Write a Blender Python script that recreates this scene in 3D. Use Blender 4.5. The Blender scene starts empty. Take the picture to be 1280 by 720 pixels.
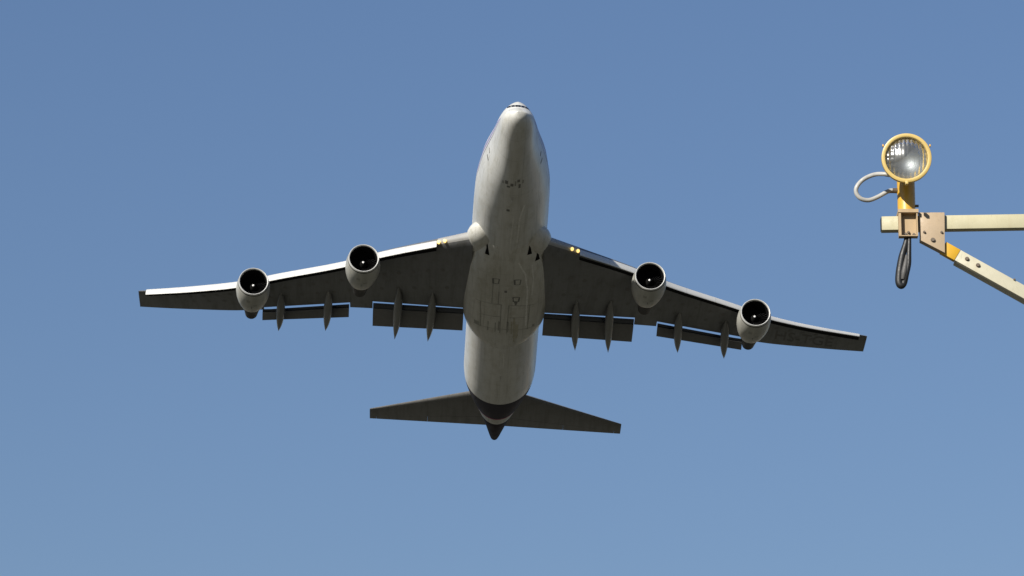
import bpy, bmesh, math, random
import numpy as np
from mathutils import Vector, Matrix
from mathutils.bvhtree import BVHTree
random.seed(4)
R = math.radians

# ------------------------------------------------------------------ camera
scene = bpy.context.scene
PITCH = R(18.0)
F_PX = 5417.17                      # focal length in pixels of a 1280 px wide frame
CAM = Vector((0, 0, 1.7))
cd = bpy.data.cameras.new('camera'); cd.sensor_width = 36.0
cd.lens = F_PX / 1280 * 36.0
cd.clip_start = 0.5; cd.clip_end = 80000
cam = bpy.data.objects.new('camera', cd); scene.collection.objects.link(cam)
cam.location = CAM; cam.rotation_euler = (math.pi/2 + PITCH, 0, 0)
scene.camera = cam

# ------------------------------------------------------------------ sky and sun
SUN_AZ, SUN_EL = R(32.1), R(27.6)       # azimuth to the left of straight behind the camera
sun_dir = Vector((-math.cos(SUN_EL)*math.sin(SUN_AZ), -math.cos(SUN_EL)*math.cos(SUN_AZ), math.sin(SUN_EL)))
world = bpy.data.worlds.new('World'); scene.world = world; world.use_nodes = True
nt = world.node_tree; nt.nodes.clear()
sky = nt.nodes.new('ShaderNodeTexSky'); sky.sky_type = 'NISHITA'; sky.sun_disc = False
sky.sun_elevation = SUN_EL; sky.sun_rotation = math.atan2(sun_dir.x, sun_dir.y)
sky.altitude = 100; sky.air_density = 1.8; sky.dust_density = 0.0; sky.ozone_density = 7.0
bg = nt.nodes.new('ShaderNodeBackground'); bg.inputs['Strength'].default_value = 0.057
wo = nt.nodes.new('ShaderNodeOutputWorld')
tint = nt.nodes.new('ShaderNodeMix'); tint.data_type = 'RGBA'; tint.blend_type = 'MULTIPLY'; tint.inputs[0].default_value = 1.0
tint.inputs[7].default_value = (0.97, 0.88, 1.0, 1)
nt.links.new(sky.outputs[0], tint.inputs[6]); nt.links.new(tint.outputs[2], bg.inputs['Color']); nt.links.new(bg.outputs[0], wo.inputs['Surface'])
sl = bpy.data.lights.new('sun', 'SUN'); sl.energy = 5.0; sl.angle = R(0.53); sl.color = (1.0, 0.95, 0.86)
so = bpy.data.objects.new('sun', sl); scene.collection.objects.link(so)
so.rotation_euler = sun_dir.to_track_quat('Z', 'Y').to_euler()
scene.view_settings.view_transform = 'Standard'; scene.view_settings.look = 'None'
scene.view_settings.gamma = 1.0; scene.view_settings.use_curve_mapping = False
scene.view_settings.exposure = 0.60

# ------------------------------------------------------------------ helpers
def link(o, parent=None):
    scene.collection.objects.link(o)
    if parent: o.parent = parent
    return o

class MB:
    """collects vertices and faces and links them as one mesh object"""
    def __init__(s): s.v = []; s.f = []
    def add(s, verts, faces):
        b = len(s.v); s.v += [tuple(p) for p in verts]; s.f += [tuple(i+b for i in f) for f in faces]; return s
    def loft(s, rings, closed=True, cap0=True, cap1=True):
        n = len(rings[0]); v = [p for r in rings for p in r]; f = []
        for i in range(len(rings)-1):
            for j in range(n if closed else n-1):
                k = (j+1) % n
                f.append((i*n+j, i*n+k, (i+1)*n+k, (i+1)*n+j))
        if cap0: f.append(tuple(range(n))[::-1])
        if cap1: f.append(tuple((len(rings)-1)*n+j for j in range(n)))
        return s.add(v, f)
    def box(s, lo, hi, M=None):
        x0, y0, z0 = lo; x1, y1, z1 = hi
        v = [Vector(p) for p in ((x0,y0,z0),(x1,y0,z0),(x1,y1,z0),(x0,y1,z0),(x0,y0,z1),(x1,y0,z1),(x1,y1,z1),(x0,y1,z1))]
        if M: v = [M @ p for p in v]
        return s.add(v, [(0,3,2,1),(4,5,6,7),(0,1,5,4),(1,2,6,5),(2,3,7,6),(3,0,4,7)])
    def lathe(s, prof, n=48, M=None, cap0=False, cap1=False):
        """prof: (axial, radius) pairs about the local -X axis"""
        rings = []
        for a, r in prof:
            ring = [Vector((-a, r*math.cos(2*math.pi*j/n), r*math.sin(2*math.pi*j/n))) for j in range(n)]
            rings.append([M @ p for p in ring] if M else ring)
        return s.loft(rings, True, cap0, cap1)
    def tube(s, pts, r, n=12, smooth=6, closed=False):
        P = [Vector(p) for p in pts]; rr = r if hasattr(r, '__len__') else [r]*len(P)
        Q = []; RR = []
        m = len(P)
        for i in range(m if closed else m-1):
            g = (lambda k: P[k % m]) if closed else (lambda k: P[min(max(k, 0), m-1)])
            p0, p1, p2, p3 = g(i-1), g(i), g(i+1), g(i+2)
            for t in range(smooth):
                u = t/smooth
                Q.append(0.5*((2*p1)+(p2-p0)*u+(2*p0-5*p1+4*p2-p3)*u*u+(3*p1-p0-3*p2+p3)*u**3))
                RR.append(rr[i]*(1-u)+rr[(i+1) % m]*u)
        if not closed: Q.append(P[-1]); RR.append(rr[-1])
        rings = []; nrm = None
        for i, q in enumerate(Q):
            if closed: t = Q[(i+1) % len(Q)]-Q[i-1]
            else: t = Q[min(i+1, len(Q)-1)]-Q[max(i-1, 0)]
            t.normalize()
            if nrm is None: nrm = t.orthogonal()
            nrm = (nrm - t*nrm.dot(t)).normalized(); b = t.cross(nrm)
            rings.append([q+(nrm*math.cos(2*math.pi*j/n)+b*math.sin(2*math.pi*j/n))*RR[i] for j in range(n)])
        if closed: rings.append(rings[0]); return s.loft(rings, True, False, False)
        return s.loft(rings)
    def prism(s, poly, y0, y1, M=None):
        """poly in the x-z plane, extruded along y"""
        a = [Vector((x, y0, z)) for x, z in poly]; b = [Vector((x, y1, z)) for x, z in poly]
        if M: a = [M @ p for p in a]; b = [M @ p for p in b]
        return s.loft([a, b])
    def build(s, name, m, parent=None, sharp=35, bevel=0, flat=False):
        me = bpy.data.meshes.new(name); me.from_pydata(s.v, [], s.f)
        bm = bmesh.new(); bm.from_mesh(me)
        bmesh.ops.remove_doubles(bm, verts=bm.verts, dist=1e-5)
        if not flat: bmesh.ops.recalc_face_normals(bm, faces=bm.faces)
        if bevel:
            ed = [e for e in bm.edges if len(e.link_faces) == 2 and e.calc_face_angle(0) > R(40)]
            bmesh.ops.bevel(bm, geom=ed, offset=bevel, segments=2, affect='EDGES', profile=0.5)
        bm.to_mesh(me); bm.free()
        for p in me.polygons: p.use_smooth = True
        me.set_sharp_from_angle(angle=R(sharp))
        me.materials.append(m)
        return link(bpy.data.objects.new(name, me), parent)

def empty(name, M, label, cat, group=None):
    o = bpy.data.objects.new(name, None); link(o); o.matrix_world = M
    o['label'] = label; o['category'] = cat
    if group: o['group'] = group
    return o

def pchip(xs, ys):
    xs = np.array(xs, float); ys = np.array(ys, float); h = np.diff(xs); d = np.diff(ys)/h
    m = np.zeros(len(xs)); m[0] = d[0]; m[-1] = d[-1]
    for i in range(1, len(xs)-1):
        if d[i-1]*d[i] > 0:
            w1 = 2*h[i]+h[i-1]; w2 = h[i]+2*h[i-1]; m[i] = (w1+w2)/(w1/d[i-1]+w2/d[i])
    def g(x):
        i = int(min(max(np.searchsorted(xs, x)-1, 0), len(xs)-2)); t = (x-xs[i])/h[i]; t = min(max(t, 0), 1)
        return float((1+2*t)*(1-t)**2*ys[i]+t*(1-t)**2*h[i]*m[i]+t*t*(3-2*t)*ys[i+1]+t*t*(t-1)*h[i]*m[i+1])
    return g

# ------------------------------------------------------------------ materials
class NM:
    """small node material builder"""
    def __init__(s, name):
        s.m = bpy.data.materials.new(name); s.m.use_nodes = True; s.t = s.m.node_tree
        s.b = s.t.nodes['Principled BSDF']; s.out = s.t.nodes['Material Output']
    def n(s, typ, **kw):
        o = s.t.nodes.new(typ)
        for k, v in kw.items():
            if k in o.inputs: o.inputs[k].default_value = v
            else: setattr(o, k, v)
        return o
    def l(s, a, b): s.t.links.new(a, b)
    def math(s, op, a, b=None, c=None):
        o = s.t.nodes.new('ShaderNodeMath'); o.operation = op
        for i, x in enumerate((a, b, c)):
            if x is None: continue
            if isinstance(x, (int, float)): o.inputs[i].default_value = x
            else: s.l(x, o.inputs[i])
        return o.outputs[0]
    def mix(s, f, a, b, blend='MIX'):
        o = s.t.nodes.new('ShaderNodeMix'); o.data_type = 'RGBA'; o.blend_type = blend
        for sock, x in ((o.inputs[0], f), (o.inputs[6], a), (o.inputs[7], b)):
            if isinstance(x, (int, float)): sock.default_value = x
            elif isinstance(x, tuple): sock.default_value = (*x, 1) if len(x) == 3 else x
            else: s.l(x, sock)
        return o.outputs[2]
    def coords(s):
        tc = s.n('ShaderNodeTexCoord'); sp = s.n('ShaderNodeSeparateXYZ'); s.l(tc.outputs['Object'], sp.inputs[0])
        return tc.outputs['Object'], sp.outputs[0], sp.outputs[1], sp.outputs[2]
    def noise(s, vec, scale, stretch=(1, 1, 1), detail=4.0, rough=0.6):
        mp = s.n('ShaderNodeMapping'); mp.inputs['Scale'].default_value = stretch; s.l(vec, mp.inputs[0])
        nz = s.n('ShaderNodeTexNoise', Scale=scale, Detail=detail, Roughness=rough); s.l(mp.outputs[0], nz.inputs['Vector'])
        return nz.outputs['Fac']
    def ramp(s, v, lo, hi, a=0.0, b=1.0):
        o = s.n('ShaderNodeMapRange'); s.l(v, o.inputs[0])
        for i, x in enumerate((lo, hi, a, b)): o.inputs[i+1].default_value = x
        return o.outputs[0]

ALB = 0.82                          # one overall paint reflectance level
def weathered(name, col, rough=0.45, metal=0.0, amount=0.18, scale=1.2, stretch=(1, 1, 1), dark=None, coat=0.0, spec=0.5, bump=0.0):
    k = NM(name); v, x, y, z = k.coords(); col = tuple(c*ALB for c in col)
    n1 = k.noise(v, scale, stretch); n2 = k.noise(v, scale*5.3, stretch)
    f = k.math('ADD', k.ramp(n1, .42, .72, 0, .7), k.ramp(n2, .5, .8, 0, .5))
    f = k.math('MULTIPLY', f, amount*2)
    dk = dark or tuple(c*.55 for c in col)
    k.l(k.mix(f, col, dk), k.b.inputs['Base Color'])
    k.l(k.ramp(n2, .3, .7, rough*.85, min(1, rough*1.2)), k.b.inputs['Roughness'])
    k.b.inputs['Metallic'].default_value = metal; k.b.inputs['Coat Weight'].default_value = coat
    k.b.inputs['Specular IOR Level'].default_value = spec
    if bump:
        bp = k.n('ShaderNodeBump', Strength=bump, Distance=0.002); k.l(n2, bp.inputs['Height']); k.l(bp.outputs[0], k.b.inputs['Normal'])
    return k.m

def chipped(name, col, rough=.5, rust=(.20, .10, .045), stretch=(1, 1, 1)):
    k = NM(name); v, x, y, z = k.coords(); col = tuple(c*ALB for c in col)
    n1 = k.noise(v, 7, stretch); n2 = k.noise(v, 38, stretch, 5.0, .7); n3 = k.noise(v, 95, (1, 1, .35), 3.0); n4 = k.noise(v, 16, (1, 1, .12), 4.0)
    c = k.mix(k.ramp(n1, .4, .7, 0, .45), col, tuple(q*.78 for q in col))
    c = k.mix(k.ramp(n4, .54, .72, 0, .35), c, (col[0]*.72, col[1]*.62, col[2]*.5))
    c = k.mix(k.ramp(n3, .62, .74, 0, .35), c, tuple(q*.6 for q in col))
    c = k.mix(k.ramp(n2, .70, .74, 0, .8), c, rust)
    k.l(c, k.b.inputs['Base Color']); k.l(k.ramp(n2, .3, .75, rough*.8, .85), k.b.inputs['Roughness'])
    bp = k.n('ShaderNodeBump', Strength=.25, Distance=.001); k.l(n2, bp.inputs['Height']); k.l(bp.outputs[0], k.b.inputs['Normal'])
    return k.m

def seam_mask(k, coord, pitch, width, off=0.0):
    fr = k.math('FRACT', k.math('ADD', k.math('MULTIPLY', coord, 1/pitch), 100.0+off))
    return k.math('LESS_THAN', fr, width/pitch)

def skin_material(name, base, livery=False, dirt=0.35, seam=0.4, seam_x=2.54, seam_y=1.3):
    k = NM(name); v, x, y, z = k.coords(); base = tuple(c*ALB for c in base)
    n1 = k.noise(v, .35, (.22, 1, 1)); n2 = k.noise(v, 2.4, (.06, 1, 1)); n3 = k.noise(v, 1.1, (.5, 1, 1))
    f = k.math('ADD', k.ramp(n1, .45, .75, 0, .6), k.ramp(n2, .5, .75, 0, .6))
    f = k.math('MULTIPLY', f, dirt)
    col = k.mix(f, base, (base[0]*.5, base[1]*.48, base[2]*.4))
    col = k.mix(k.ramp(n3, .55, .7, 0, dirt*.5), col, (base[0]*.62, base[1]*.6, base[2]*.5))
    n4 = k.noise(v, 1.6, (.55, 1, 1), 6.0, .7); n5 = k.noise(v, 5.0, (.035, 1, 1), 3.0)
    col = k.mix(k.ramp(n4, .5, .68, 0, dirt*.75), col, (base[0]*.58, base[1]*.55, base[2]*.45))
    col = k.mix(k.ramp(n5, .56, .74, 0, dirt*.8), col, (base[0]*.5, base[1]*.48, base[2]*.42))
    m1 = seam_mask(k, x, seam_x, .05); m2 = seam_mask(k, y, seam_y, .035, .5)
    sm = k.math('MULTIPLY', k.math('MAXIMUM', m1, m2), k.ramp(n1, .35, .6, .25*seam, seam))
    col = k.mix(sm, col, (.05, .05, .05))
    if livery:
        st = k.math('MULTIPLY', x, -1.0)
        wob = st
        def band(a, b): return k.math('MULTIPLY', k.math('GREATER_THAN', wob, a), k.math('LESS_THAN', wob, b))
        col = k.mix(band(49.9, 54.6), col, (.055, .052, .062))
        col = k.mix(band(54.6, 54.9), col, (.25, .05, .12))
        col = k.mix(band(57.0, 70.0), col, (.020, .016, .022))
        matt = k.n('ShaderNodeBsdfDiffuse'); mm = k.n('ShaderNodeMixShader')         # sooty matt paint round the tail cone
        k.l(k.math('MULTIPLY', band(49.9, 70.0), .9), mm.inputs[0]); k.l(k.b.outputs[0], mm.inputs[1]); k.l(matt.outputs[0], mm.inputs[2]); k.l(mm.outputs[0], k.out.inputs[0])
        # cheat line along the window row
        zz = k.math('ADD', z, k.ramp(st, 2.4, 9.0, .06, -.02))
        cl = k.math('MULTIPLY', k.math('GREATER_THAN', zz, .03), k.math('LESS_THAN', zz, .17))
        cl = k.math('MULTIPLY', cl, band(3.3, 49.0))
        col = k.mix(k.math('MULTIPLY', cl, .85), col, (.06, .05, .08))
        c2 = k.math('MULTIPLY', k.math('GREATER_THAN', zz, .34), k.math('LESS_THAN', zz, .75))
        c2 = k.math('MULTIPLY', c2, band(3.3, 49.0))
        col = k.mix(k.math('MULTIPLY', c2, .8), col, (.16, .13, .30))
    if livery: k.l(col, matt.inputs[0])
    k.l(col, k.b.inputs['Base Color'])
    k.l(k.ramp(n2, .3, .7, .28, .42), k.b.inputs['Roughness'])
    k.b.inputs['Specular IOR Level'].default_value = .25
    return k.m

M_SKIN = skin_material('fuselage_paint', (.67, .668, .64), True, .5, .22)
M_FAIR = skin_material('fairing_paint', (.63, .62, .575), False, .62, .2, 2.1, 1.05)
M_WING = skin_material('wing_grey_paint', (.165, .168, .172), False, .6, .3, 3.1, 2.4)
M_TAILP = skin_material('tailplane_grey_paint', (.165, .162, .158), False, .5, .4, 2.0, 1.7)
M_KRUEGER = weathered('leading_edge_white', (.62, .615, .59), .4, amount=.08)
M_FLAP = weathered('flap_grey', (.155, .153, .150), .45, amount=.2, stretch=(.3, 1, 1))
M_FORE = weathered('fore_flap_shade_blue', (.028, .034, .05), .3, amount=.2)  # shadow and sky reflection put into the dark blue base colour
M_CANOE = weathered('flap_fairing_grey', (.22, .22, .21), .4, amount=.2, stretch=(.3, 1, 1))
M_NAC = weathered('nacelle_paint', (.46, .455, .41), .38, amount=.34, scale=1.6, stretch=(.25, 1, 1))
M_LIP = weathered('intake_lip_metal', (.60, .60, .58), .4, metal=.2, amount=.1, scale=3)
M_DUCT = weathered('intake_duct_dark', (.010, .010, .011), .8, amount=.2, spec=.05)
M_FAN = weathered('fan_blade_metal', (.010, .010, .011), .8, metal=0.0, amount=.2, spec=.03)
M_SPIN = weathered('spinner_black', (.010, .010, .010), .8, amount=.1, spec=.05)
M_SPINTIP = weathered('spinner_tip_glint', (.85, .85, .85), .4, amount=.04)  # white colour stands in for the sun glint on the spinner
M_CORE = weathered('hot_nozzle_metal', (.045, .042, .04), .6, metal=.4, amount=.3, scale=2)
M_PYL = weathered('pylon_paint', (.36, .355, .34), .4, amount=.2)
M_FIN = weathered('tail_fin_purple', (.05, .025, .09), .35, amount=.08)
M_GLASSD = weathered('cockpit_glass', (.012, .014, .018), .12, amount=.05)
M_BLACK = weathered('inlet_and_shade_black', (.006, .006, .006), .8, amount=.1, spec=.1)
M_MARK = weathered('faded_dark_marking', (.20, .20, .185), .6, amount=.35, scale=4)
M_STREAK = weathered('pale_belly_streak', (.80, .79, .75), .5, amount=.35, scale=5)
M_SEAM = weathered('worn_seam_grey', (.36, .355, .32), .6, amount=.4, scale=4)
M_REG = weathered('registration_black', (.125, .12, .115), .6, amount=.3, scale=3)
def emis(name, col, s):
    k = NM(name); k.b.inputs['Base Color'].default_value = (*col, 1)
    k.b.inputs['Emission Color'].default_value = (*col, 1); k.b.inputs['Emission Strength'].default_value = s
    return k.m
M_COVER = weathered('access_cover_grey', (.135, .13, .125), .5, amount=.3, scale=3)
M_STAIN = weathered('brown_oil_stain', (.50, .47, .37), .6, amount=.4, scale=2)
M_LAND = emis('lit_landing_light', (1.0, .72, .24), .85)

M_YEL = weathered('lamp_yellow_enamel', (.66, .38, .045), .38, amount=.1, scale=14, coat=.2, bump=.1)
M_BEZ = weathered('lamp_bezel_yellow', (.62, .45, .15), .4, amount=.14, scale=20, bump=.15)
M_CREAM = chipped('mast_cream_paint', (.47, .435, .28))
M_CREAM2 = chipped('brace_ivory_paint', (.49, .46, .34))
M_TAN = chipped('bracket_tan_paint', (.44, .315, .175))
M_PINK = chipped('gusset_faded_paint', (.43, .325, .21))
M_BAND = weathered('yellow_band_paint', (.60, .34, .015), .45, amount=.14, scale=18)
M_BOLT = weathered('bolt_steel', (.20, .16, .12), .45, metal=.6, amount=.35, scale=60)
M_RUB = weathered('black_rubber', (.010, .010, .010), .5, amount=.2, scale=20)
M_GREYR = weathered('strand_grey_rubber', (.085, .082, .078), .6, amount=.3, scale=30)
M_CABLE = weathered('grey_cable_sheath', (.45, .44, .41), .45, amount=.25, scale=25)

def glass_material():
    k = NM('clear_prism_glass'); t = k.t
    tr = k.n('ShaderNodeBsdfTransparent'); tr.inputs[0].default_value = (.93, .95, .95, 1)
    gl = k.n('ShaderNodeBsdfGlossy', Roughness=.26)
    fr = k.n('ShaderNodeFresnel', IOR=1.5); mx = k.n('ShaderNodeMixShader')
    f = k.math('ADD', k.math('MULTIPLY', fr.outputs[0], .9), .06)
    df = k.n('ShaderNodeBsdfDiffuse'); df.inputs[0].default_value = (.75, .75, .72, 1); m0 = k.n('ShaderNodeMixShader'); m0.inputs[0].default_value = .06
    k.l(tr.outputs[0], m0.inputs[1]); k.l(df.outputs[0], m0.inputs[2])
    k.l(f, mx.inputs[0]); k.l(m0.outputs[0], mx.inputs[1]); k.l(gl.outputs[0], mx.inputs[2]); k.l(mx.outputs[0], k.out.inputs[0])
    return k.m
M_GLASS = glass_material()
M_MIRROR = weathered('lamp_reflector', (.34, .355, .37), .55, metal=1.0, amount=.25, scale=30)

# ------------------------------------------------------------------ ground
k = NM('dry_grass_ground'); v, x, y, z = k.coords()
n1 = k.noise(v, .03); n2 = k.noise(v, .8); n3 = k.noise(v, 9)
c = k.mix(k.ramp(n1, .35, .65), (.050, .049, .034), (.066, .061, .043))
c = k.mix(k.ramp(n2, .4, .7, 0, .6), c, (.041, .042, .028))
c = k.mix(k.ramp(n3, .4, .7, 0, .5), c, (.076, .070, .051))
k.l(c, k.b.inputs['Base Color']); k.b.inputs['Roughness'].default_value = .95
g = MB(); N = 24; S = 12000
g.add([(-S+2*S*i/N, -S+2*S*j/N, 0) for j in range(N+1) for i in range(N+1)],
      [(j*(N+1)+i, j*(N+1)+i+1, (j+1)*(N+1)+i+1, (j+1)*(N+1)+i) for j in range(N) for i in range(N)])
ground = g.build('ground', k.m); ground['kind'] = 'structure'

# ------------------------------------------------------------------ airliner (body axes: x forward = -station, y port, z up)
Rb = Matrix(((0.03144511, 0.99805817, 0.05376896), (-0.90805395, 0.00604664, 0.41880957), (0.41767119, -0.06199463, 0.9064808)))
tb = Vector((0.49708938, 316.27692465, 13.82727785))
RX = Matrix.Rotation(PITCH, 3, 'X')
MW = Matrix.Translation(CAM + RX @ tb) @ (RX @ Rb).to_4x4()
plane = empty('airliner', MW, 'white four engined jet airliner climbing overhead with flaps lowered', 'airplane')

f_w = pchip([0, .25, .6, 1, 2, 4, 6, 8, 10, 12, 14, 16, 20, 45, 48, 50, 52, 54, 56, 58, 60, 62, 64, 66, 67.6, 68.3, 68.6],
            [0, .47, .76, .98, 1.22, 1.42, 1.68, 2.06, 2.41, 2.63, 2.82, 2.87, 2.91, 2.97, 2.98, 2.89, 2.58, 2.17, 1.79, 1.46, 1.19, .98, .78, .58, .40, .27, .02])
f_c = pchip([0, 1, 2, 4, 6, 8, 10, 48, 52, 56, 60, 64, 68.6], [-1.04, -.9, -.8, -.55, -.3, -.1, 0, 0, .1, .45, .95, 1.4, 1.9])
f_b = pchip([0, .25, .6, 1, 2, 3, 4, 6, 8, 10, 14, 48, 50, 52, 54, 56, 58, 60, 62, 64, 66, 67.6, 68.3, 68.6],
            [-1.04, -1.42, -1.65, -1.82, -2.12, -2.33, -2.5, -2.72, -2.86, -2.95, -3.02, -3.02, -2.95, -2.75, -2.4, -1.98, -1.5, -.98, -.42, .2, .82, 1.3, 1.55, 1.88])
f_t = pchip([0, 1, 2, 3, 4.2, 4.8, 5.4, 7, 9, 11, 13, 16, 24, 31, 34, 48, 58, 64, 67.6, 68.3, 68.6],
            [-1.04, -.27, .22, .74, 1.30, 1.92, 2.50, 3.13, 3.75, 4.14, 4.4, 4.5, 4.5, 3.4, 3.1, 3.1, 2.95, 2.65, 2.35, 2.2, 1.92])
f_e = pchip([0, 2, 5.2, 8, 12, 16, 24], [0, .4, .2, 1.15, .81, .32, 0])
def fus(st, a, off=0.0):
    """point of the fuselage skin; a = 0 bottom, pi/2 port, pi top"""
    w, zc = f_w(st), f_c(st); sa, ca = math.sin(a), math.cos(a); h = (zc-f_b(st)) if ca > 0 else (f_t(st)-zc)
    e = 1.0 if ca > 0 else 1.0+f_e(st)*min(1.0, -ca*2)
    return Vector((-st, (w+off)*math.copysign(abs(sa)**e, sa), zc-(h+off)*ca))
sts = [0, .03, .1, .25, .4, .6, .8] + list(np.arange(1, 14, .5)) + list(np.arange(14, 48, 1.0)) + list(np.arange(48, 67.5, .5)) + [67.6, 68, 68.3, 68.5, 68.6]
NA = 72
fm = MB().loft([[fus(s, 2*math.pi*j/NA) for j in range(NA)] for s in sts])
body = fm.build('fuselage', M_SKIN, plane, 60)

# belly fairing
q_w = pchip([18.6, 19.4, 20.4, 21.6, 23, 26, 30, 33.5, 35, 36.5, 37.8, 38.8], [1.5, 2.15, 2.65, 3.0, 3.22, 3.36, 3.38, 3.28, 3.05, 2.6, 1.95, .9])
q_b = pchip([18.6, 20.0, 21.6, 23.5, 33, 36, 37.8, 38.8], [-2.75, -3.1, -3.35, -3.5, -3.5, -3.32, -3.1, -2.9])
def fair(st, a):
    w = q_w(st); zc = -1.55; h = zc-q_b(st); c_, s_ = math.cos(a), math.sin(a); e = 2/2.5
    return Vector((-st, w*math.copysign(abs(s_)**e, s_), zc-(h if c_ > 0 else 1.1)*math.copysign(abs(c_)**e, c_)))
fst = list(np.arange(18.6, 38.81, .4))
fairing = MB().loft([[fair(s, 2*math.pi*j/64) for j in range(64)] for s in fst]).build('belly_fairing', M_FAIR, plane, 60)

# rounded fillets where the wing leading edge meets the body
for s in (-1, 1):
    rings = []
    for i in range(25):
        u = (i/24)**1.6; st = 17.7+6.8*u; r = math.sin(math.pi*min(1, u/.3)/2)**.6 if u < .3 else (1-((u-.3)/.7)**2)**.5
        r = max(r, .01); cy = 1.74+.30*min(1, u/.4); cz = -1.72
        rings.append([Vector((-st, s*(cy+1.28*r*math.cos(2*math.pi*j/28)), cz+.98*r*math.sin(2*math.pi*j/28))) for j in range(28)])
    MB().loft(rings).build('wing_root_fillet', M_FAIR, plane, 60)

# ---- wings
LE = pchip([0, 3, 5.5, 9.7, 12.8, 18.4, 21.7, 30.2], [16.7, 19.5, 21.8, 25.75, 29.1, 34.3, 37.5, 44.55])
TE = lambda y: float(np.interp(y, [0, 3, 10.6, 12.35, 19.6, 22, 25, 30.1], [34.2, 34.5, 36.75, 37.4, 41.35, 42.85, 44.55, 47.6]))
CUT = lambda y: float(np.interp(y, [0, 3.1, 10.55, 12.4, 19.5], [31.6, 32.63, 35.1, 36.3, 40.78]))
def WZ(y): return -2.0+.152*(y-3)+(.75*((y-20)/9.8)**1.5 if y > 20 else 0)
TH = lambda y: float(np.interp(y, [0, 3, 11, 30], [.135, .13, .10, .085]))
def af(x): return 5*(.2969*math.sqrt(x)-.126*x-.3516*x*x+.2843*x**3-.1036*x**4)
def wing_ring(y, s, cut):
    le, te = LE(y), TE(y); ch = te-le; xc = (CUT(y)-le)/ch if cut else 1.0; t = TH(y); z = WZ(y); n = 22
    xs = [xc*(1-math.cos(math.pi*i/n))/2 for i in range(n+1)]
    up = [(le+x*ch, z+af(x)*t*ch*1.15+.004) for x in reversed(xs)]; lo = [(le+x*ch, z-af(x)*t*ch*.72) for x in xs[1:]]
    return [Vector((-a, s*y, b)) for a, b in up+lo]
def low_z(y, st):
    le, te = LE(y), TE(y); x = min(max((st-le)/(te-le), 0.0), 1.0); return WZ(y)-af(x)*TH(y)*(te-le)*.72
def in_range(a, b, step):
    n = max(1, int(round((b-a)/step))); return [a+(b-a)*i/n for i in range(n+1)]
ZONES = [(2.75, 10.55, True), (10.552, 12.38, False), (12.382, 19.5, True), (19.502, 30.06, False)]
wings = {}
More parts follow.
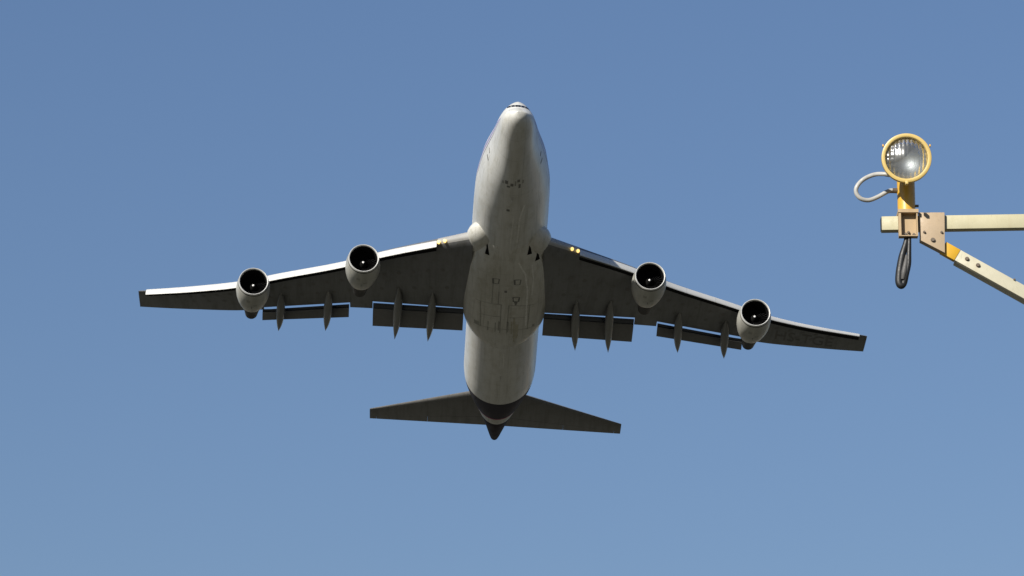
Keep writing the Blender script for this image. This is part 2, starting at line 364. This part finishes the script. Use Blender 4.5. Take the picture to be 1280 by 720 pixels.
for s in (-1, 1):
    rings = []
    for a, b, c in ZONES:
        for y in in_range(a, b, .6): rings.append(wing_ring(y, s, c))
    y = 30.14; le, te = 0, 0
    rings.append([Vector((p.x, s*y, WZ(30)+(p.z-WZ(30))*.5)) for p in rings[-1]])
    w = MB().loft(rings).build('wing', M_WING, plane, 40); wings[s] = w
    # leading edge flaps swung down in front of the leading edge
    for a, b in ((5.55, 7.945), (7.955, 10.35), (11.95, 14.375), (14.385, 16.825), (16.835, 19.25), (20.85, 23.725), (23.735, 26.625), (26.635, 29.45)):
        kr = []
        for y in in_range(a, b, .6):
            L = float(np.interp(y, [5, 18, 23, 29.5], [.98, .95, 1.0, .84] if s < 0 else [.88, .74, .56, .40])); le = LE(y)
            z = WZ(y)+(float(np.interp(y, [5, 12, 19, 24, 29.5], [0, .04, .11, .13, .02])) if s < 0 else 0.0)
            prof = []
            for u, d in ((0, 0), (.12, .05), (.3, .085), (.55, .095), (.8, .08), (.95, .05), (1.0, 0), (.95, -.05), (.7, -.03), (.4, 0), (.15, -.02)):
                ang = R(55); ax = (math.cos(ang), -math.sin(ang)); nx = (math.sin(ang), math.cos(ang))
                prof.append(Vector((-(le+.02)+L*(u*ax[0]+d*nx[0]), s*y, z+.10+L*(u*ax[1]+d*nx[1]))))
            kr.append(prof)
        MB().loft(kr).build('krueger_flap', M_KRUEGER, w, 40)
        bay_shade = []
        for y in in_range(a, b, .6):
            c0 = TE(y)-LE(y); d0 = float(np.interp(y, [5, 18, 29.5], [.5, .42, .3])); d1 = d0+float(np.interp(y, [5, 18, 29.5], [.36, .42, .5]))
            bay_shade.append([Vector((-(LE(y)+d), s*y, low_z(y, LE(y)+d)-.012)) for d in (d0, (d0+d1)/2, d1)])
        MB().loft(bay_shade, False, False, False).build('krueger_bay_shade', M_BLACK, w, 60)  # black strip on the wing skin, painting the shade behind the Krueger flap
    sk_ = []
    for y in in_range(2.9, 5.5, .4):
        c0 = TE(y)-LE(y); t = TH(y); xs = [.05, .03, .015, .006, .0015]
        up = [(x, af(x)*t*1.15) for x in xs]; lo = [(x, -af(x)*t*.72) for x in reversed(xs[2:])]
        sk_.append([Vector((-(LE(y)+x*c0-.008), s*y, WZ(y)+h*c0*1.01)) for x, h in up+[(0, 0)]+lo])
    MB().loft(sk_, False, False, False).build('leading_edge_skin', M_PYL, w, 60)
    # trailing edge flaps: dark fore element and main element behind an open slot
    for (a, b, dz, tes) in ((3.2, 10.5, .62, (35.85, 38.5)), (12.45, 19.62, .5, (38.0, 42.1))):
        main, fore = [], []
        for y in in_range(a, b, .7):
            t = (y-a)/(b-a); te = tes[0]*(1-t)+tes[1]*t; z = WZ(y); g0 = CUT(y)+(.44 if a < 5 else .36)
            ch = te-g0; p0 = (g0, z-.03); p1 = (te, z-dz)
            def sect(x0, x1, th, dn):
                L = ch*(x1-x0); r = []
                for i in range(8, -1, -1):
                    x = (1-math.cos(math.pi*i/8))/2; r.append((x, af(x)*th))
                for i in range(1, 9):
                    x = (1-math.cos(math.pi*i/8))/2; r.append((x, -af(x)*th*.9))
                o = []
                for x, h in r:
                    q = x0+x*(x1-x0)
                    o.append(Vector((-(p0[0]+(p1[0]-p0[0])*q), s*y, p0[1]+(p1[1]-p0[1])*q+h*L-dn-.10)))
                return o
            fore.append(sect(0, .34, .16, -.06)); main.append(sect(.20, 1.0, .13, .03))
        fl = MB().loft(main).build('trailing_flap', M_FLAP, w, 40)
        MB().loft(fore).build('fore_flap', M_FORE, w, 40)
    # rows of small fuel tank access covers under the wing
    for fr, y0_, y1_, dy in ((.30, 5.0, 27.5, 1.15), (.56, 4.6, 26.5, 1.3)):
        y = y0_
        while y < y1_:
            c0 = TE(y)-LE(y); st0 = LE(y)+fr*c0; hl, hw = .16+.011*c0, .17; vs = [Vector((-st0, s*y, low_z(y, st0)-.016))]
            for j in range(14):
                a = 2*math.pi*j/14; a_, b_ = st0+hl*math.cos(a), y+hw*math.sin(a); vs.append(Vector((-a_, s*b_, low_z(b_, a_)-.014)))
            MB().add(vs, [(0, 1+j, 1+(j+1) % 14) for j in range(14)]).build('access_cover', M_COVER, w, 80)
            y += dy
    # flap track fairings
    for y, h, tl in ((5.72, 30.4, 38.3), (8.42, 30.8, 39.2), (14.1, 34.5, 40.3), (18.0, 36.9, 42.25)):
        rings = []; z0 = low_z(y, h)+.05; zt = WZ(y)-1.18
        for i in range(25):
            u = i/24; r = max(.012, (math.sin(math.pi*min(1, u**.8*.5/.40)/1) if u < .36 else 1.0)*.34 if u < .36 else .34*(1-((u-.36)/.64)**2.4))
            if u < .36: r = max(.012, .34*math.sin(math.pi/2*u/.36)**.8)
            zz = z0+(zt-z0)*(u**1.25)-.22*math.sin(math.pi*u); st = h+(tl-h)*u
            rings.append([Vector((-st, s*(y+.24*u*u)+r*math.cos(2*math.pi*j/18), zz+1.25*r*math.sin(2*math.pi*j/18))) for j in range(18)])
        MB().loft(rings).build('flap_track_fairing', M_CANOE, w, 50)
    # landing lights in the wing root leading edge
    for yy in (4.93, 5.40):
        st = LE(yy)-.02
        Ml = Matrix.Translation((-st+.22, s*yy, WZ(yy)-.16)) @ Matrix.Rotation(R(14), 4, 'Y')
        MB().lathe([(.0, .001), (.0, .10), (.03, .125), (.3, .125)], 20, Ml).build('landing_light', M_LAND, w, 40)

# ---- engines and pylons
def engine(st, y, z):
    e = bpy.data.objects.new('engine', None); link(e, plane); e.location = (-st, y, z); e.rotation_euler = (0, 0, R(3.0 if y < 0 else 1.0))
    cowl = MB().lathe([(.16, 1.205), (.35, 1.24), (.7, 1.30), (1.2, 1.345), (1.7, 1.35), (2.3, 1.31), (3.0, 1.20), (3.6, 1.06), (3.95, .96), (3.95, .92), (3.2, .95), (2.4, .96), (1.62, 1.02)], 56)
    cw = cowl.build('fan_cowl', M_NAC, e, 40)
    MB().lathe([(.16, 1.205), (.05, 1.19), (0, 1.15), (.015, 1.11), (.08, 1.085), (.2, 1.08)], 56).build('intake_lip', M_LIP, e, 60)
    MB().lathe([(.19, 1.216), (.26, 1.230)], 56).build('lip_seam', M_BLACK, e, 60)
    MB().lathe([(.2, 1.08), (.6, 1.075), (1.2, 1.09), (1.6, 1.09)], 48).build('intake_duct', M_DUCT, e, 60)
    fan = MB(); nb = 36; rows = []
    for r in (.28, .5, .8, 1.085):
        ring = []
        for i in range(nb*3):
            a = 2*math.pi*(i/3+.45*(r-.28))/nb*1.0; d = (0, .07, .14)[i % 3]
            ring.append(Vector((-1.22-d*(.5+r*.5), r*math.cos(a), r*math.sin(a))))
        rows.append(ring)
    fan.loft(rows, True, True, False)
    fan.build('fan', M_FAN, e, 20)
    sp = MB().lathe([(.80, .07), (.86, .12), (.95, .19), (1.1, .27), (1.3, .32)], 28).build('spinner', M_SPIN, e, 60)
    MB().lathe([(.765, .001), (.77, .04), (.80, .075), (.815, .085)], 20).build('spinner_tip', M_SPINTIP, e, 60)
    MB().lathe([(2.6, .93), (3.9, .86), (4.6, .74), (5.4, .60), (6.3, .49), (6.3, .42), (6.0, .42)], 40).build('core_cowl', M_CORE, e, 40)
    MB().lathe([(6.0, .36), (6.5, .31), (6.85, .22), (7.05, .10), (7.1, .01)], 32).build('exhaust_plug', M_CORE, e, 60)
    # drain mast and access panel marks under the cowl
    MB().box((-2.35, -.02, -1.40), (-2.15, .02, -1.25)).build('drain_mast', M_MARK, e)
    for (a0, a1, b0, b1) in ((1.0, 1.35, -.32, -.1), (1.75, 1.95, .1, .34), (2.5, 2.9, -.15, .02)):
        vs = []; mk = MB()
        for st_ in (a0, a1):
            rr = float(np.interp(st_, [.35, .7, 1.2, 1.7, 2.2, 2.8, 3.3], [1.235, 1.30, 1.345, 1.35, 1.31, 1.19, 1.04]))+.012
            for ang in (b0, (b0+b1)/2, b1): vs.append(Vector((-st_, rr*math.sin(ang), -rr*math.cos(ang))))
        mk.add(vs, [(0, 1, 4, 3), (1, 2, 5, 4)])
        mk.build('access_panel', M_SEAM, e)
    # pylon
    ay = abs(y); le = LE(ay); rows = []
    for u in (0, .35, .7, 1):
        x0 = (st+1.0)*(1-u)+(le-.1)*u; x1 = (st+3.0)*(1-u)+(le+4.8)*u
        if u > .3: x0 = min(x0, le-.05)
        zz = (z+1.12)*(1-u)+(WZ(ay)-.12)*u; ring = []
        for i in range(24):
            a = 2*math.pi*i/24; cx = (x0+x1)/2; hl = (x1-x0)/2
            ring.append(Vector((-(cx-hl*math.cos(a)), y+.21*math.sin(a)*(.75+.25*math.cos(a)), zz)))
        rows.append(ring)
    MB().loft(rows).build('engine_pylon', M_PYL, plane, 50)
for s in (-1, 1):
    engine(23.59, s*11.15, -2.57)
    engine(32.27, s*20.03, -1.15)

# ---- tailplane and fin
def tail_ring(y, s, x0, x1, cap=False):
    le = float(np.interp(y, [0, 11], [56.2, 66.25])); te = float(np.interp(y, [0, 1.2, 11], [64.6, 65.05, 68.42])); ch = te-le
    z = 1.6+.14*(y-1.5); n = 14; xs = [x0+(x1-x0)*(1-math.cos(math.pi*i/n))/2 for i in range(n+1)]
    up = [(le+x*ch, z+af(x)*.09*ch+.006) for x in reversed(xs)]; lo = [(le+x*ch, z-af(x)*.09*ch) for x in xs[1:]]
    return [Vector((-a, s*y, b)) for a, b in up+lo]
for s in (-1, 1):
    tp = MB().loft([tail_ring(y, s, 0, .70) for y in in_range(.2, 10.98, .7)]).build('tailplane', M_TAILP, plane, 40)
    for a, b in ((.3, 5.9), (5.912, 10.4)):
        MB().loft([tail_ring(y, s, .703, 1.0) for y in in_range(a, b, .7)]).build('elevator', M_TAILP, tp, 40)
    MB().loft([tail_ring(y, s, .7, 1.0) for y in (10.412, 10.98)]).build('tailplane_tip', M_TAILP, tp, 40)
rows = []
for u in (0, .25, .5, .75, 1.0):
    le = 54.5+11.0*u; te = 65.5+3.6*u; z = 2.3+9.9*u; ch = te-le; n = 14; xs = [(1-math.cos(math.pi*i/n))/2 for i in range(n+1)]
    a_ = [(le+x*ch, af(x)*.10*ch+.006) for x in reversed(xs)]; b_ = [(le+x*ch, -af(x)*.10*ch) for x in xs[1:]]
    rows.append([Vector((-a, b, z)) for a, b in a_+b_])
MB().loft(rows).build('tail_fin', M_FIN, plane, 40)

# ---- cockpit windows, doors, small marks on the skin
for i in range(6):
    a0 = math.pi-.62+i*.2067+.012; a1 = a0+.2067-.024; rows = []
    for u in range(5):
        st = 4.55+.27*u/4
        rows.append([fus(st+1.6*abs((a0+(a1-a0)*j/4)-math.pi)**2*.9, a0+(a1-a0)*j/4, .012) for j in range(5)])
    MB().loft(rows, False, False, False).build('cockpit_window', M_GLASSD, body, 60)
for s in (-1, 1):
    for (s0, s1, a0, a1) in ((7.35, 7.50, 1.30, 1.46), (8.1, 8.28, 1.20, 1.38)):
        mk = MB().loft([[fus(s0+(s1-s0)*u, s*(a0+(a1-a0)*j/4)+(.0), .012) for j in range(5)] for u in (0, 1)], False, False, False)
        mk.build('cabin_door_hinge', M_MARK, body, 60)

body_bvh = BVHTree.FromPolygons(fm.v, fm.f)
ft = MB().loft([[fair(s, 2*math.pi*j/64) for j in range(64)] for s in fst]); fair_bvh = BVHTree.FromPolygons(ft.v, ft.f)
def belly(st, y, off=.012):
    best = None
    for t in (fair_bvh, body_bvh):
        h = t.ray_cast(Vector((-st, y, -20)), Vector((0, 0, 1)))
        if h[0] is not None and (best is None or h[0].z < best.z): best = h[0]
    return Vector((-st, y, best.z-off))
def strip(mb, pts, w):
    """thin painted line following the skin; pts are (station, y)"""
    P = []
    for (a, b), (c_, d_) in zip(pts[:-1], pts[1:]):
        n = max(2, int(math.hypot(c_-a, d_-b)/.35))
        P += [(a+(c_-a)*i/n, b+(d_-b)*i/n) for i in range(n)]
    P.append(pts[-1]); rows = []
    for i, (a, b) in enumerate(P):
        p, q = P[max(i-1, 0)], P[min(i+1, len(P)-1)]; dx, dy = q[0]-p[0], q[1]-p[1]; l = math.hypot(dx, dy) or 1
        ww = w*(.6+.8*random.random()) if w > .05 else w
        rows.append([belly(a-dy/l*ww/2, b+dx/l*ww/2), belly(a+dy/l*ww/2, b-dx/l*ww/2)])
    mb.loft(rows, False, False, False)
def patch(mb, poly, nu=6):
    """quad of (station, y) corners laid on the skin"""
    a, b, c_, d_ = poly; rows = []
    for i in range(nu+1):
        u = i/nu; l = (a[0]+(d_[0]-a[0])*u, a[1]+(d_[1]-a[1])*u); r = (b[0]+(c_[0]-b[0])*u, b[1]+(c_[1]-b[1])*u)
        rows.append([belly(l[0]+(r[0]-l[0])*j/4, l[1]+(r[1]-l[1])*j/4) for j in range(5)])
    mb.loft(rows, False, False, False)
for st0, st1, y0, y1 in ((19.2, 20.6, -1.68, -1.62), (19.0, 20.3, 1.62, 1.64), (20.1, 21.4, 2.27, 2.28)):
    m = MB(); mid = st0+.5*(st1-st0)
    patch(m, ((st0, y0-.03), (st0, y0+.03), (mid, y1+.08), (mid, y1-.08))); patch(m, ((mid, y1-.08), (mid, y1+.08), (st1, y1+.20), (st1, y1-.17)))
    m.build('air_inlet', M_BLACK, fairing, 80)
def one(name, m, parent, pts=None, w=None, quad=None):
    b = MB()
    if quad: patch(b, quad)
    else: strip(b, pts, w)
    b.build(name, m, parent, 80)
for cy, cs, w, h in ((-.79, 24.4, .5, .9), (.89, 24.4, .5, .9), (.88, 27.6, .5, .8)):
    one('vent_marking', M_MARK, fairing, [(cs-h/2, cy-w/2), (cs-h/2, cy+w/2), (cs+h/2, cy+w*.4), (cs+h/2, cy-w*.4), (cs-h/2, cy-w/2)], .12)
one('vent', M_MARK, fairing, quad=((28.0, .72), (28.0, 1.04), (28.7, .92), (28.7, .84)))
one('vent', M_MARK, fairing, quad=((26.0, -.08), (26.0, .12), (26.4, .12), (26.4, -.08)))
for pts in ([(28.6, -2.3), (28.7, -.2)], [(28.7, .35), (29.0, 2.5)], [(28.7, -1.9), (33.4, -1.8)], [(28.8, 2.0), (33.6, 1.95)], [(28.7, -.25), (34.2, -.22)],
            [(28.8, .35), (34.2, .33)], [(33.3, -2.4), (33.4, 2.4)], [(31.0, -1.9), (31.0, -.25)], [(31.1, .35), (31.1, 2.0)],
            [(24.9, -1.0), (28.6, -1.0)], [(26.3, -.5), (28.6, -.5)], [(32.1, -1.2), (33.9, -1.2)], [(32.2, -.62), (34.0, -.6)]):
    one('gear_door_seam', M_SEAM, fairing, pts, .07)
for q in (((31.9, -.40), (31.9, -.28), (33.7, -.28), (33.7, -.40)), ((31.9, .28), (31.9, .44), (33.9, .44), (33.9, .28)),
          ((32.6, -2.35), (32.6, -1.95), (33.3, -1.9), (33.3, -2.3)), ((32.9, 2.3), (32.9, 2.5), (33.4, 2.5), (33.4, 2.3))):
    one('gear_door_panel', M_SEAM, fairing, quad=q)
one('pale_streak', M_STREAK, fairing, [(21.2, .85), (23.0, 1.45), (26, 1.72), (32.8, 1.8)], .13)  # thin streaks, paler than the skin
one('pale_streak', M_STREAK, fairing, [(21.8, 1.92), (24, 2.1), (27, 2.1)], .10)
for pts, w in (([(31.2, .85), (36.2, .95)], .16), ([(32.4, 1.08), (35.4, 1.12)], .22), ([(31.8, .66), (34.3, .70)], .12)):
    one('oil_stain', M_STAIN, fairing, pts, w)
for pts, w in (([(13.6, .22), (18.4, .12)], .11), ([(11.9, .98), (14.0, .70), (18.4, .62)], .12), ([(39.2, .24), (42.0, .30)], .10)):
    one('pale_streak', M_STREAK, body, pts, w)
for (a, b, w, h) in ((8.2, -.95, .12, .4), (8.0, -.62, .22, .5), (8.7, -.42, .24, .25), (8.3, -.1, .22, .4), (7.9, .22, .10, .7), (7.7, .5, .2, .4), (8.4, .62, .16, .6), (7.9, .92, .10, .5)):
    b *= .8
    one('nose_gear_door_mark', M_MARK if w > .15 else M_SEAM, body, quad=((a, b-w/2), (a, b+w/2), (a+h, b+w/2), (a+h, b-w/2)))
one('drain', M_MARK, body, quad=((12.45, -.36), (12.45, -.12), (12.8, -.12), (12.8, -.36)))
for st_, yy in ((15.2, 0), (10.6, 0), (44.0, .1)):
    b0 = belly(st_, yy, 0)
    MB().loft([[b0+Vector((-.28, -.025, .05)), b0+Vector((-.28, .025, .05)), b0+Vector((.28, .025, .05)), b0+Vector((.28, -.025, .05))],
             [b0+Vector((-.30, -.012, -.32)), b0+Vector((-.30, .012, -.32)), b0+Vector((-.02, .012, -.32)), b0+Vector((-.02, -.012, -.32))]]).build('blade_antenna', M_NAC, body, 30)
# registration under the port wing
cu = bpy.data.curves.new('letters', 'FONT'); cu.body = 'HS-TGE'; cu.size = 1.0; cu.resolution_u = 3
to = bpy.data.objects.new('letters', cu); link(to); dg = bpy.context.evaluated_depsgraph_get(); dg.update()
tm = to.evaluated_get(dg).to_mesh(); bm = bmesh.new(); bm.from_mesh(tm)
bmesh.ops.triangulate(bm, faces=bm.faces)
bmesh.ops.subdivide_edges(bm, edges=[e for e in bm.edges if e.calc_length() > .25], cuts=2, use_grid_fill=False)
x0 = min(v.co.x for v in bm.verts); x1 = max(v.co.x for v in bm.verts)
V, Fc = [], []
for v in bm.verts:
    yy = 22.3+(v.co.x-x0)/(x1-x0)*5.0; base = (LE(yy)+TE(yy))/2+1.25
    stt = base-v.co.y*2.7+.0; V.append((-stt, yy, low_z(yy, stt)-.015))
bm.verts.index_update(); Fc = [tuple(v.index for v in f.verts) for f in bm.faces]; bm.free()
to.evaluated_get(dg).to_mesh_clear(); bpy.data.objects.remove(to); bpy.data.curves.remove(cu)
MB().add(V, Fc).build('wing_registration', M_REG, wings[1], 80, flat=True)

# ------------------------------------------------------------------ approach light on its mast
D = 18.0                                       # distance of the mast arm from the camera
def at(u, v, y=D):
    """world x, z of a photograph pixel on the vertical plane at distance y"""
    d = RX @ Vector(((u-640)/F_PX, 1, (360-v)/F_PX)); l = y/d.y
    return CAM.x+d.x*l, CAM.z+d.z*l
PXM = 1/(at(1134, 276)[0]-at(1133, 276)[0])    # pixels per metre there
bx, bz = at(1133, 277)
mast = empty('approach_light_mast', Matrix.Translation((at(1493, 277)[0], D, 0)), 'cream painted steel mast with square tube arm and slanting brace', 'mast')
mx = mast.location.x
def loc(p): return Vector(p)-Vector((mx, D, 0))
# arm: hollow square tube, open at its free end
TILT = R(-1.0)
xL, zc_ = at(1102.5, 277.8); xR = mx+.05
hh = .0315; dp = .044; yb = D+.012
arm = MB()
def arm_pt(x, y, z): return loc((x, y, zc_+z-(x-xL)*math.tan(TILT)))
o0 = [(yb, -hh), (yb+dp, -hh), (yb+dp, hh), (yb, hh)]; i0 = [(yb+.004, -hh+.004), (yb+dp-.004, -hh+.004), (yb+dp-.004, hh-.004), (yb+.004, hh-.004)]
ringO0 = [arm_pt(xL, a, b) for a, b in o0]; ringO1 = [arm_pt(xR, a, b) for a, b in o0]
ringI0 = [arm_pt(xL, a, b) for a, b in i0]; ringI1 = [arm_pt(xL+.35, a, b) for a, b in i0]
arm.loft([ringI1, ringI0, ringO0, ringO1], True, True, True).build('arm', M_CREAM, mast, 30, bevel=.0012)
ec = MB().loft([[arm_pt(x, a, b) for a, b in i0] for x in (xL-.003, xL+.012)]).build('end_cap', M_RUB, mast, 30)
# gusset plate
def poly_px(pts, y): return [at(u, v, y) for u, v in pts]
yg = D-.002
gp = poly_px([(1148, 266), (1180.5, 266), (1181, 316.5), (1150, 300.5)], yg)
gus = MB().prism([(a-mx, b) for a, b in gp], yg-.006-D, yg+.010-D)
gus_o = gus.build('gusset_plate', M_PINK, mast, 30, bevel=.001)
# rear gusset / side return that makes the lower edge read as a channel
gp2 = poly_px([(1150.5, 299.5), (1181, 315.5), (1181, 311.5), (1150.5, 295.5)], yg)
MB().prism([(a-mx, b) for a, b in gp2], yg+.011-D, yg+.046-D).build('gusset_flange', M_PINK, mast, 30)
# brace: square tube
p0 = Vector((*at(1172, 304.0),)); p1 = Vector((*at(1280, 364.0),)); dv = (p1-p0).normalized(); nv = Vector((-dv.y, dv.x))
end = p0+dv*((mx-p0.x)/dv.x); hb = 7.6/PXM
yb2 = D+.012
def brace(mb, a, b, y0, y1, h=hb, off=0.0):
    q = [p0+dv*a+nv*(h+off), p0+dv*b+nv*(h+off), p0+dv*b-nv*(h-off), p0+dv*a-nv*(h-off)]
    return mb.prism([(t.x-mx, t.y) for t in q], y0-D, y1-D)
Lb = (end-p0).length
u1 = 28.5/PXM; u2 = 36.8/PXM
brace(MB(), u1+.001, Lb, yb2+.002, yb2+.070, hb).build('brace', M_CREAM2, mast, 30, bevel=.001)
brace(MB(), 8/PXM, u1, yb2-.004, yb2+.026, hb+.0012).build('yellow_band', M_BAND, mast, 30, bevel=.0008)
brace(MB(), u1+.002, u1+.5, yb2-.005, yb2+.0015, hb+.0004).build('splice_plate', M_CREAM2, mast, 30, bevel=.0008)
# post standing on the ground
ptop = zc_+.10
mp = MB(); n = 24
mp.loft([[Vector((r*math.cos(2*math.pi*j/n), .035+r*math.sin(2*math.pi*j/n), z)) for j in range(n)] for r, z in ((.075, .0), (.075, 2.0), (.06, 4.5), (.05, ptop))])
mp.build('post', M_CREAM, mast, 40)
MB().box((-.2, -.165, 0), (.2, .235, .025)).build('base_plate', M_CREAM, mast, 30, bevel=.003)
def bolt(u, v, r, y, parent, origin, wash=1.5):
    x, z = at(u, v, y); b = MB(); c0 = Vector((x, y, z))-origin
    for (rr, a0, a1, n) in ((r*wash, 0, .0018, 16), (r, .0018, .009, 6)):
        b.loft([[c0+Vector((rr*math.cos(2*math.pi*j/n), -a, rr*math.sin(2*math.pi*j/n))) for j in range(n)] for a in (a0, a1)])
    return b.build('bolt', M_BOLT, parent, 30)
om = Vector((mx, D, 0))
for u, v, r in ((1155.3, 290.2, .0048), (1177, 290.4, .0048), (1166.2, 300, .0085)): bolt(u, v, r, yg-.006, mast, om, 1.25)
for u, v, r in ((1208.8, 323.6, .0078), (1222.5, 331.6, .0078)): bolt(u, v, r, yb2-.005, mast, om, 1.25)
bolt(1268, 349.5, .0035, yb2-.005, mast, om)

# ---- the lamp
lx, lz = at(1134.5, 267)
lamp = empty('approach_light', Matrix.Translation((lx, D, lz)), 'yellow round airfield approach lamp on end of cream arm', 'lamp')
ol = Vector((lx, D, lz))
def ll(u, v, y=D): x, z = at(u, v, y); return Vector((x-lx, y-D, z-lz))
HY = -.165                                    # the head sits a little in front of the stem
hc = ll(1133.2, 197.4, D+HY)
aim = Matrix.Translation(hc) @ Matrix.Rotation(R(-2), 4, 'Z') @ Matrix.Rotation(R(8), 4, 'X')
# lathe axis is local -X; turn it so that +X of the profile frame looks along -Y
TURN = aim @ Matrix.Rotation(R(-90), 4, 'Z')
ro = 31.2/PXM
MB().lathe([(.0, ro-.0175), (-.006, ro-.015), (-.008, ro-.008), (-.005, ro-.001), (.0, ro), (.018, ro), (.022, ro-.004), (.022, ro-.012), (.014, ro-.0185), (.0, ro-.0175)], 72, TURN).build('bezel', M_BEZ, lamp, 50)
MB().lathe([(.018, ro-.004), (.024, ro-.010), (.03, .082), (.06, .062), (.08, .047), (.10, .036), (.13, .030), (.19, .028)], 56, TURN).build('housing', M_YEL, lamp, 50)
# faceted reflector
rf = MB(); nr, na = 10, 40; ri = ro-.0185
rings = []
for i in range(nr+1):
    r = ri*(i/nr)+.0008
    a = .072-.056*(r/ri)**2
    rings.append([TURN @ Vector((-a, r*math.cos(2*math.pi*(j+.5*(i % 2))/na), r*math.sin(2*math.pi*(j+.5*(i % 2))/na))) for j in range(na)])
rf.loft(rings, True, True, False)
rf_o = rf.build('reflector', M_MIRROR, lamp, 3)
# prism lens: vertical flutes broken into pillows
ln = MB(); n = 96; pts = {}; fcs = []
for j in range(n+1):
    for i in range(n+1):
        x, z = (-1+2*i/n)*ri, (-1+2*j/n)*ri
        if x*x+z*z <= ri*ri*1.0:
            px, pz = x/(ri/9.5), z/(ri/7.5)
            am = .06+.94*min(1.0, max(0.0, (math.hypot(x, z)/ri-.52)/.3)); h = (am+.10)*.0034*abs(math.sin(math.pi*px*.5))+am*.0016*abs(math.sin(math.pi*pz*.5)); dome = .040*(1-(x*x+z*z)/ri**2)
            pts[i, j] = len(ln.v); p = TURN @ Vector((dome+h-.014, -x, z)); ln.v.append(tuple(p))
for j in range(n):
    for i in range(n):
        q = [(i, j), (i+1, j), (i+1, j+1), (i, j+1)]
        if all(t in pts for t in q): ln.f.append(tuple(pts[t] for t in q))
ln.build('lens', M_GLASS, lamp, 12, flat=True)
# clamp tab and hinge lugs on the bezel
tb_ = ll(1133.4, 228.6, D+HY); MB().box(tb_+Vector((-.006, -.012, -.008)), tb_+Vector((.006, .012, .006))).build('clamp_screw', M_BEZ, lamp, 30, bevel=.001)
for u, v in ((1104.5, 181), (1163.2, 181)):
    t = ll(u, v, D+HY); MB().box(t+Vector((-.0045, .006, -.005)), t+Vector((.0015, .02, .005))).build('hinge_lug', M_YEL, lamp, 30, bevel=.001)
# stem
nb_ = ll(1133.3, 265, D+.02); nt_ = ll(1133.3, 186, D+.02); rs = 11.2/PXM
sm = MB(); sm.loft([[Vector((nb_.x+rs*sc*math.cos(2*math.pi*j/32), nb_.y+rs*sc*math.sin(2*math.pi*j/32), z)) for j in range(32)] for sc, z in ((1, nb_.z), (1, nb_.z*.4+nt_.z*.6), (.97, nt_.z))])
stem = sm.build('stem', M_YEL, lamp, 40)
t = ll(1146, 257.5, D+.02); MB().lathe([(0, .006), (.02, .006)], 10, Matrix.Translation(t+Vector((-.012, 0, 0))) @ Matrix.Rotation(R(180), 4, 'Z'), True, True).build('stem_bolt', M_BOLT, stem, 30)
# bracket: channel with top plate
bk = MB(); yf = -.030; ybk = .004
a = ll(1121.8, 264.2); b_ = ll(1147.3, 268.4); bk.box((a.x, yf-.004, b_.z), (b_.x, .075, a.z))
f0 = ll(1122.4, 268.6); f1 = ll(1126.2, 296.5); bk.box((f0.x, yf, f1.z), (f1.x, ybk, f0.z))
g0 = ll(1144.6, 268.6); g1 = ll(1147.0, 296.5); bk.box((g0.x, yf, g1.z), (g1.x, ybk, g0.z))
bk.box((f1.x, ybk-.004, f1.z), (g0.x, ybk+.0035, f0.z))
bk.box((f0.x, yf+.001, f1.z-.004), (g1.x, ybk+.002, f1.z-.0004))
brk = bk.build('bracket', M_TAN, lamp, 30)
for u, v, r in ((1132, 292.8, .0055), (1142.4, 293.4, .0055), (1135.6, 290.6, .005)):
    bolt(u, v, r, D-.001, brk, ol, 1.3)
# grey cable from the back of the housing round to the stem
cb = MB().tube([ll(1122, 220, D-.10), ll(1105, 217.6, D-.10), ll(1092, 218.5, D-.06), ll(1079, 224.5, D-.02), ll(1071, 233.5, D-.02), ll(1070.5, 241.5, D-.015), ll(1076, 248.2, D-.01), ll(1086, 250.2, D), ll(1097, 246.2, D+.01), ll(1110, 239.2, D+.01), ll(1119, 237.6, D+.02)], 2.75/PXM, 14)
cb.build('cable', M_CABLE, lamp, 60)
MB().tube([ll(1110.5, 239.0, D+.011), ll(1116, 238.3, D+.017), ll(1123, 238.6, D+.02)], [.0095, .0115, .012], 14).build('cable_gland', M_BOLT, lamp, 60)
MB().tube([ll(1107, 218.0, D-.10), ll(1122, 219.8, D-.10)], [.0095, .0115], 14).build('cable_gland', M_BOLT, lamp, 60)

# ---- black cable loop hanging under the bracket
cx, cz_ = at(1135, 298)
lp = empty('cable_loop', Matrix.Translation((cx, D, cz_)), 'black rubber cable loop hanging below the yellow lamp bracket', 'cable')
def lc(u, v, y=D): x, z = at(u, v, y); return Vector((x-cx, y-D, z-cz_))
MB().tube([lc(1133.5, 294), lc(1132.2, 304), lc(1127.8, 320), lc(1125.0, 336), lc(1123.8, 348), lc(1124.3, 354.4), lc(1126.8, 356.8), lc(1129.9, 353.5), lc(1132.6, 343, D-.01), lc(1135.6, 330, D-.01), lc(1136.2, 316, D-.01), lc(1136.6, 304, D-.008), lc(1136.6, 294, D-.006)],
          [.0090, .0120, .0155, .0170, .0172, .0168, .0160, .0145, .0130, .0120, .0105, .0090, .0085], 16).build('rubber_loop', M_RUB, lp, 60)
MB().tube([lc(1133.2, 319, D-.012), lc(1132.2, 328, D-.016), lc(1130, 340, D-.018), lc(1128.5, 349, D-.014)], [.005, .010, .0125, .008], 12).build('inner_strand', M_GREYR, lp, 60)  # grey strand inside the black loop
